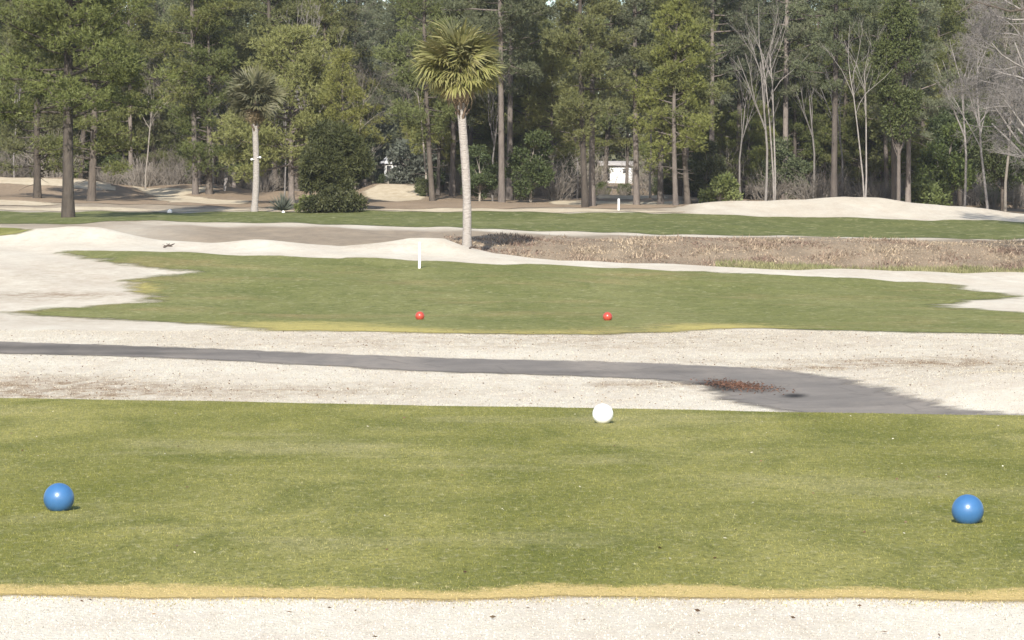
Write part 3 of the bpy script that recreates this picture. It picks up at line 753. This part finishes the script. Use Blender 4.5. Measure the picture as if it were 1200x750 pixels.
tree_obj('bare_tree', BT3, 'dense grey twiggy bare tree left of the pale limbs at the right edge', 'bare tree', at(1178,198), 1.3, 1.0)
# tree outside the frame on the right: throws the shade on the fairway, one limb reaches in at the top corner
NB = bare_tree(27, 19, M['bark_dark'], .3, 1, .7, 4, first=.42, kids=(5,6))
nb = tree_obj('bare_tree', NB, 'dark bare limb hanging in at the top right corner', 'bare tree', (21.5,104,float(zfun(21.5,104)[0])), .4)
mb = MB(); rng = np.random.default_rng(5)
P = np.array([(0,0,9.6),(-1.6,-.2,9.9),(-3.2,.1,9.35),(-4.6,.2,9.15),(-5.9,0,9.5)]); mb.tube(P, [.11,.085,.06,.04,.014], 6)
for i in range(14):
    f = rng.uniform(1.6,4); b = np.array([np.interp(f, range(5), P[:,k]) for k in range(3)])
    mb.tube(wander(b, unit(np.array([-.8,rng.normal(0,.6),rng.normal(.15,.5)])), rng.uniform(.4,1.2), 3, .2, 0, rng), [.02,.014,.01,.005], 4)
o = mb.build('limb', M['bark_dark'], nb); o.rotation_euler = (0,0,-.4)
SP = pine(19, 17, 6, 3.6, 80, M['needles'], M['bark_dark'], .3)
tree_obj('pine_tree', SP, 'pine standing outside the right edge, its shade lying on the fairway', 'pine tree', (22.4,111,float(zfun(22.4,111)[0])), .4)

# shrubs one can pick out -----------------------------------------------------
CED = leafy(51, 5.5, 5.3, .9, 75, 46000, .24, M['cedar'], M['bark_dark'], .16, True, .24, .62, .55)
tree_obj('cedar_tree', CED, 'dense dark green round cedar at the far edge of the fairway', 'tree', at(393,172.5), .3)
SK = leafy(52, 3.6, 1.15, .05, 22, 8000, .16, M['cedar'], M['twig'], .06, False, .35)
tree_obj('low_shrub', SK, 'low dark shrub spread under the round cedar', 'shrub', at(392,169.5), .2, 1.0)
rng = np.random.default_rng(61); mb = MB(); n = 150
az = rng.uniform(0,2*PI,n); el = rng.uniform(.15,1.5,n)
d = np.stack([np.cos(az)*np.cos(el), np.sin(az)*np.cos(el), np.sin(el)],1)
mb.blades(d*.08+np.array([0,0,.12]), d, rng.uniform(.7,1.15,n), .09, rng.random(n))
o = mb.build('spiky_plant', M['greyleaf']); o.location = at(332,171); tag(o, 'pale spiky plant left of the round cedar', 'plant')
tree_obj('shrub', leafy(53,2.0,1.2,.05,12,2600,.16,M['brightleaf'],M['twig'],.05), 'yellowish shrub at the left foot of the round cedar', 'shrub', at(362,170), 0, .75)
tree_obj('shrub', SH3, 'bright green bush just left of the pale mound', 'shrub', at(843,190), .5, 1.15)
tree_obj('shrub', SH2, 'tall dark green shrub between the tall palm and the thick dark trunks', 'shrub', at(622,196), 1.5, 1.05)
tree_obj('shrub', SH4, 'grey-leaved evergreen bush above the sandy bank left of the tall palm', 'shrub', at(487,224), 2.5, 1.3)
tree_obj('shrub', SH1, 'small round bush at the right end of the sandy bank', 'shrub', at(500,204), 2.5, .62)
tree_obj('shrub', SH2, 'dark evergreen bush right of the three close pines', 'shrub', at(828,203), 3.5, .95)
tree_obj('evergreen_tree', OT, 'dark broadleaf evergreen at the far right beyond the mound', 'tree', at(1175,204), .5, .8)
tree_obj('shrub', SH3, 'yellow-green bush behind the right end of the pale mound', 'shrub', at(1088,200), 3.5, 1.35)
tree_obj('shrub', SH2, 'green understorey tree right of the pale mound', 'shrub', at(1110,203), 1.5, 1.3)
tree_obj('evergreen_tree', OT, 'broad green evergreen behind the pale limbs at the right edge', 'tree', at(1125,212), 2.5, .95)
tree_obj('evergreen_tree', OT, 'shaded evergreen at the right edge of the wood', 'tree', at(1215,200), 4.5, .75)
tree_obj('shrub', SH2, 'dark low shrub behind the tall palm', 'shrub', at(562,201), .2, .85)

tree_obj('shrub', SH1, 'small green shrub hiding the foot of the white house on its left', 'shrub', at(708,234), 1.1, .55)
tree_obj('shrub', SH1, 'small green shrub hiding the foot of the white house on its right', 'shrub', at(733,236), 2.1, .5)
tree_obj('shrub', SH1, 'low shrub above the sandy bank in front of the small pale roofed building', 'shrub', at(455,228), .4, .62)
# the wood behind: individuals that look alike, in rows --------------------------
def protos(name, parts, label, cat, group):
    return dict(name=name, parts=parts, label=label, cat=cat, group=group, root=None)
def put_copy(pr, loc, rz, s):
    if pr['root'] is None:
        pr['root'] = tree_obj(pr['name'], pr['parts'], pr['label'], pr['cat'], loc, rz, s, pr['group']); return pr['root']
    c = copy_tree(pr['root']); c.location = loc; c.rotation_euler = (0,0,rz); c.scale = (s,s,s); return c
G1 = 'pines standing in the wood behind the front trees'
WP = [protos('pine_tree', p, 'tall pine in the thick of the wood behind the front row', 'pine tree', G1) for p in (PT, PT2, PT3, PT4)]
LP_ = protos('pine_tree', PL, 'lower pine filling in between trunks in the wood', 'pine tree', 'low pines in the wood')
YP_ = protos('pine_tree', PY, 'young yellowish pine among the darker pines of the wood', 'pine tree', 'young pines in the wood')
R = random.Random(3)
windows = [(700,742), (445,474)]           # the houses show through here
def clear(u, w=16): return all(u < a-w or u > b+w for a, b in windows)
for (Y0, Y1, step, jit) in ((200,212,40,14), (214,226,34,14), (229,246,30,14), (250,272,27,14), (285,310,27,12)):
    u = -90+R.random()*20
    while u < 1300:
        uu = u+R.uniform(-jit, jit); Y = R.uniform(Y0, Y1)
        if (Y > 275 or clear(uu, 34) or Y > 249) and (Y < 275 or clear(uu, 12)) and not (Y < 228 and uu < 215) and not (Y < 215 and (250 < uu < 460 or uu > 860)):
            q = R.random()
            if Y < 275 and not clear(uu, 34): Y = max(Y, 265); pr = WP[1 if R.random() < .5 else 3]
            if uu > 870 and Y < 226 and q < .3: pr = None
            else: pr = WP[R.randrange(4)] if q < .58 else (LP_ if q < .84 else YP_)
            if pr is not None: put_copy(pr, at(uu, Y), R.uniform(0, 6.28), R.uniform(.82, 1.12))
        u += step
for u in range(-70, 1290, 36):              # younger trees at mid height between the trunks
    uu = u+R.uniform(-14, 14); Y = R.uniform(216, 240)
    if uu < 215: Y = R.uniform(232, 248)
    if clear(uu, 30): put_copy(LP_ if R.random() < .6 else YP_, at(uu, Y), R.uniform(0, 6.28), R.uniform(.5, .75))
for u in range(-80, 1290, 30):              # fuller wall of foliage farther back
    uu = u+R.uniform(-13, 13); Y = R.uniform(247, 271)
    if clear(uu, 38): put_copy(LP_ if R.random() < .7 else WP[2], at(uu, Y), R.uniform(0, 6.28), R.uniform(.75, 1.05))
WBt = [protos('bare_tree', p, 'leafless grey tree tangled among the pines of the wood', 'bare tree', 'bare trees in the wood') for p in (BT5, BT3, BT5)]
for u in list(range(20, 860, 80))+list(range(870, 1290, 40)):
    uu = u+R.uniform(-20, 20); Y = R.uniform(200, 236)
    if clear(uu, 4): put_copy(WBt[R.randrange(3)], at(uu, Y), R.uniform(0, 6.28), R.uniform(.6, 1.0))
BBp = [protos('bare_bush', p, 'leafless twiggy bush at the foot of the wood', 'bush', 'bare bushes in the wood') for p in (BB1, BB2, BB3)]
for u in range(-60, 1270, 17):
    uu = u+R.uniform(-10, 10); Y = R.uniform(207, 242)
    if 120 < uu < 290: Y = R.uniform(222, 250)
    if uu < 120: Y = R.uniform(226, 250)
    if 425 < uu < 505 or 690 < uu < 785: Y = R.uniform(221, 246)
    s = R.uniform(.7, 1.25)
    if not clear(uu, 14): s = .42; Y = max(Y, 230)
    put_copy(BBp[R.randrange(3)], at(uu, Y), R.uniform(0, 6.28), s)
for u in range(-80, 1290, 20):
    uu = u+R.uniform(-9, 9); Y = R.uniform(246, 262)
    if clear(uu, 20): put_copy(BBp[R.randrange(3)], at(uu, Y), R.uniform(0, 6.28), R.uniform(1.1, 1.7))
SHp = [protos('shrub', p, l, 'shrub', g) for p, l, g in ((SH1, 'green evergreen shrub in the undergrowth of the wood', 'evergreen shrubs in the wood'), (SH2, 'tall evergreen bush in the undergrowth of the wood', 'tall evergreen bushes in the wood'))]
for u in list(range(-40, 1080, 46))+list(range(1080, 1270, 20)):
    uu = u+R.uniform(-16, 16); Y = R.uniform(212, 246)
    if uu < 300: Y = R.uniform(228, 250)
    if 425 < uu < 505 or 690 < uu < 785: Y = R.uniform(222, 246)
    if not clear(uu, 16): put_copy(SHp[0], at(uu, max(Y, 226)), R.uniform(0, 6.28), .42); continue
    put_copy(SHp[0 if R.random() < .5 else 1], at(uu, Y), R.uniform(0, 6.28), R.uniform(.6, 1.15))

# far wood: one unbroken mass
rng = np.random.default_rng(77); n = 150000
u = rng.uniform(-420, 1620, n); Y = rng.uniform(318, 356, n); x = (u-600)/FPX*Y; z = zfun(x, Y)
k = rng.random(n)
hh = (2+23*rng.random(n)**1.15)*(.8+.25*np.sin(x*.31)+.12*np.sin(x*.83+1))
zz = hh*k**.7; kp = ~(((np.abs(u-722) < 30) | (np.abs(u-461) < 20)) & (Y < 338)); x, Y, z, zz = x[kp], Y[kp], z[kp], zz[kp]; n = len(x)
n2 = 26000; u2 = np.where(rng.random(n2) < .6, 461, 722)+rng.uniform(-60, 60, n2); Y2 = rng.uniform(344, 392, n2); x2 = (u2-600)/FPX*Y2
x = np.r_[x, x2]; Y = np.r_[Y, Y2]; z = np.r_[z, zfun(x2, Y2)]; zz = np.r_[zz, 21*rng.random(n2)**1.3]; n = len(x)
c = np.stack([x, Y, z+zz], 1); d = unit(rng.normal(size=(n,3)))
mb = MB(); mb.leaves(c, d, rng.uniform(.5,1.1,n), rng.uniform(.3,.6,n), rng.random(n))
for i in range(150):
    uu = rng.uniform(-420, 1620); Yv = rng.uniform(318, 350)
    if abs(uu-722) < 27 or abs(uu-461) < 17: continue
    xx = (uu-600)/FPX*Yv; zz = float(zfun(xx, Yv)[0])
    mb.tube([(xx,Yv,zz-.3),(xx+rng.normal(0,.3),Yv,zz+9),(xx+rng.normal(0,.5),Yv,zz+18)], [.26,.2,.08], 6)
tag(mb.build('far_wood', M['needles_blue']), 'unbroken dark mass of woodland behind all the single trees', 'woodland', kind='stuff')

# ------------------------------------------------------------------ palms
def frond_mesh(seed, pet, fan, nseg, droop):
    """fan leaf: stalk along +X, segments spread round its end, folded about the midrib"""
    rng = np.random.default_rng(seed); mb = MB()
    P = [(0,0,0),(pet*.5,0,.04),(pet,0,-.02*pet)]; mb.tube(P, [.022,.016,.012], 4, False, .5)
    for i in range(nseg):
        a = (i/(nseg-1)-.5)*2*2.05+rng.normal(0,.03); L = fan*(1-.22*abs(a)/2.05)*rng.uniform(.82,1.1); droop_ = droop*rng.uniform(.4,1.3)
        dx, dy = math.cos(a), math.sin(a)
        base = np.array([pet+.04*math.cos(a), .04*math.sin(a), -.02*pet]); w = .026*fan/.9
        per = np.array([-dy, dx, 0]); prev = None; V = []
        for j, f in enumerate((0,.35,.68,1.0)):
            dz = -droop_*(f**2.2)*L*(.6+.6*abs(math.sin(a)))+.20*L*abs(math.sin(a))*f*(1-f)-(.0)
            c = base+np.array([dx*L*f*(1-.22*f*f*droop), dy*L*f*(1-.22*f*f*droop), dz])+rng.normal(0,.018,3)*f
            ww = w*(.5+1.7*f*(1-f)*1.6)*(1 if j < 3 else 0)+.002
            V += [c-per*ww, c+per*ww]
        mb.add(V, None, [[0,1,3,2],[2,3,5,4],[4,5,7,6]], rng.random())
    return mb.mesh('frond')
def palm(u, Y, trunk_h, top_dx, r0, r1, fr, n_green, n_dead, matg, label, seed, boots, lean=0):
    rng = np.random.default_rng(seed); base = at(u, Y); root = empty('palm_tree', base); tag(root, label, 'palm tree')
    hs = np.linspace(0, 1, 26)
    C = np.stack([top_dx*hs+.06*np.sin(hs*5), .05*np.sin(hs*4), hs*trunk_h-.1*(hs == 0)], 1)
    rad = np.interp(hs, [0,.06,.2,.8,1], [r0*1.25,r0*1.05,r0,r1,r1*1.05])+rng.normal(0,.006,26)
    mb = MB(); mb.tube(C, rad, 16); mb.build('trunk', M['palm_bark'], root, True)
    # old leaf bases clinging below the crown
    mb = MB()
    for i in range(boots):
        f = 1-.26*(i/boots)**1.3; c = np.array([np.interp(f, hs, C[:,k]) for k in range(3)]); az = i*2.4; rr = r1*.95
        d = unit(np.array([math.cos(az), math.sin(az), 1.3])); b = c+np.array([math.cos(az)*rr, math.sin(az)*rr, 0])
        mb.tube([b-d*.12, b+d*.12, b+d*.30*rng.uniform(.6,1.2)], [.07,.055,.02], 5)
    mb.build('leaf_bases', M['boots'], root)
    top = Vector(C[-1])+Vector((0,0,.1))
    gm = [frond_mesh(seed+k, fr*(.30+.05*k), fr*(.66-.05*k), 34, .2+.16*k) for k in range(4)]
    dm = [frond_mesh(seed+9+k, fr*.34, fr*.5, 20, .9) for k in range(2)]
    for i in range(n_green+n_dead):
        dead = i >= n_green
        az = i*2.39996+rng.normal(0,.15)
        if not dead:
            t = (i+.5)/n_green; el = math.asin(1-1.36*t)+rng.normal(0,.15)
        else: el = -1.05+rng.normal(0,.15)
        s = rng.uniform(.78,1.06)*(.97+.16*math.sin(el)+(.08 if el > 0 else 0))*(1 if not dead else .95)
        o = link('frond', (dm[i%2] if dead else gm[i%4]), M['frond_dead'] if dead else matg, root)
        d = Vector((math.cos(az)*math.cos(el), math.sin(az)*math.cos(el), math.sin(el)))
        off = Vector((math.cos(az), math.sin(az), 0))*.12+Vector((0,0,.18*math.sin(el)))
        mt = Matrix.Rotation(az, 4, 'Z') @ Matrix.Rotation(-el, 4, 'Y') @ Matrix.Rotation(rng.normal(0,.7), 4, 'X')
        o.matrix_local = Matrix.Translation(top+off) @ mt @ Matrix.Scale(s, 4)
        if dead: o['label'] = 'dead brown hanging frond'
    return root
x, Y = unproject(547, 293.5)
pY = 115.0
palm(547, pY, 6.55, -.20, .16, .155, 1.84, 72, 12, M['frond'], 'tall cabbage palm with a pale trunk standing alone in front of the ditch', 71, 46)
pb = palm(298, 170.5, 5.95, .12, .18, .16, 1.85, 40, 22, M['frond_dull'], 'shorter dull palm with a brown skirt of dead fronds beyond the fairway', 81, 30)
g = at(298, 170.5)
for sx, lab in ((-.22, 'small white fitting on the left of the shorter palm trunk'), (.30, 'small white fitting on the right of the shorter palm trunk')):
    mb = MB(); mb.tube([(0,0,0),(sx*.55,-.02,.02)], [.02,.02], 6); mb.tube([(sx*.5,.06,.03),(sx*.5,-.02,.03),(sx*.62,-.14,.0),(sx*.64,-.16,0)], [.03,.05,.06,.06], 10)
    o = mb.build('light_fitting', M['fitting']); o.location = (g.x+.08+sx*.3, g.y-.16, g.z+2.95+(0.06 if sx > 0 else -.05)); tag(o, lab, 'light fitting')

# ------------------------------------------------------------------ houses behind the trees
def house(u, Y, w, h, d, rz, roofm, label, rise, openings, ov=.35):
    base = at(u, Y); root = empty('house', base, rz); tag(root, label, 'house')
    mb = MB(); mb.box((0,d/2,h/2-.2), (w,d,h+.4)); 
    mb.add([(-w/2,0.001,h),(-w/2,d-.001,h),(-w/2,d/2,h+rise)], [[0,2,1]]); mb.add([(w/2,0.001,h),(w/2,d-.001,h),(w/2,d/2,h+rise)], [[0,1,2]])
    mb.build('wall', M['wall'], root)
    mb = MB(); t = .12; k = rise/(d/2)
    for s in (0, 1):
        y0, y1 = (-ov, d/2) if s == 0 else (d+ov, d/2)
        z0, z1 = h-ov*k+.02, h+rise+.02
        V = [(-w/2-ov,y0,z0),(w/2+ov,y0,z0),(w/2+ov,y1,z1),(-w/2-ov,y1,z1)]
        V += [(a,b,c+t) for a,b,c in V]
        mb.add(V, None, [[0,1,2,3],[4,5,6,7],[0,1,5,4],[1,2,6,5],[3,0,4,7]])
    mb.build('roof', roofm, root)
    for (nm, ox, oz, ow, oh) in openings:
        mb = MB(); mb.box((ox,-.03,oz), (ow,.07,oh)); f = mb.build(nm, M['dark'], root)
        if nm == 'window':
            mb = MB()
            for sx in (-1,1): mb.box((ox+sx*(ow/2+.04),-.05,oz), (.08,.1,oh+.16))
            for sz in (-1,1): mb.box((ox,-.05,oz+sz*(oh/2+.04)), (ow,.1,.08))
            mb.build('frame', M['post'], f)
    return root
house(724, 326, 3.1, 1.95, 5.0, 0.03, M['roof'], 'white walled house glimpsed between the pine trunks', .4, [('carport', -1.2, 1.05, .7, 1.4), ('window', .75, 1.35, .4, .45)])
house(460, 326, 2.2, 2.2, 3.6, -.6, M['roof_pale'], 'small pale roofed building glimpsed behind the sandy bank', 1.0, [('window', -.4, 1.4, .7, .8)])

# ------------------------------------------------------------------ thin winter haze
mb = MB(); mb.box((0,395,17.5), (900,830,39))
hz = bpy.data.materials.new('air'); hz.use_nodes = True; hz.node_tree.nodes.clear()
pv = hz.node_tree.nodes.new('ShaderNodeVolumePrincipled'); pv.inputs['Color'].default_value = (.86,.92,1,1); pv.inputs['Density'].default_value = .0001
ho = hz.node_tree.nodes.new('ShaderNodeOutputMaterial'); hz.node_tree.links.new(pv.outputs[0], ho.inputs['Volume'])
tag(mb.build('haze', hz), 'thin pale haze', 'haze', kind='stuff')

# ------------------------------------------------------------------ light, sky, camera
SUN_EL, SUN_AZ = math.radians(31), math.radians(7)        # sun behind the camera, slightly to the left
w = bpy.data.worlds.new('World'); sc.world = w; w.use_nodes = True
nt = w.node_tree; nt.nodes.clear()
sky = nt.nodes.new('ShaderNodeTexSky'); sky.sky_type = 'NISHITA'; sky.sun_disc = False
sky.sun_elevation = SUN_EL; sky.sun_rotation = PI+SUN_AZ
bg = nt.nodes.new('ShaderNodeBackground'); bg.inputs[1].default_value = .11
wo = nt.nodes.new('ShaderNodeOutputWorld')
nt.links.new(sky.outputs[0], bg.inputs[0]); nt.links.new(bg.outputs[0], wo.inputs[0])
ld = bpy.data.lights.new('sun', 'SUN'); ld.energy = 4.2; ld.angle = math.radians(.55); ld.color = (1,.955,.88)
lo = bpy.data.objects.new('sun', ld); COL.objects.link(lo)
sd = Vector((-math.sin(SUN_AZ)*math.cos(SUN_EL), -math.cos(SUN_AZ)*math.cos(SUN_EL), math.sin(SUN_EL)))
lo.rotation_euler = sd.to_track_quat('Z', 'Y').to_euler(); lo.location = sd*100

cd = bpy.data.cameras.new('camera'); cd.sensor_width = 36; cd.lens = 36*FPX/1200
cd.shift_y = -(375-HOR)/1200; cd.clip_end = 4000; cd.clip_start = .5
co = bpy.data.objects.new('camera', cd); COL.objects.link(co); co.location = (0,0,HCAM); co.rotation_euler = (PI/2,0,0)
sc.camera = co
vs = sc.view_settings; vs.view_transform = 'Standard'; vs.look = 'None'; vs.gamma = 1; vs.use_curve_mapping = False
vs.exposure = 1.0
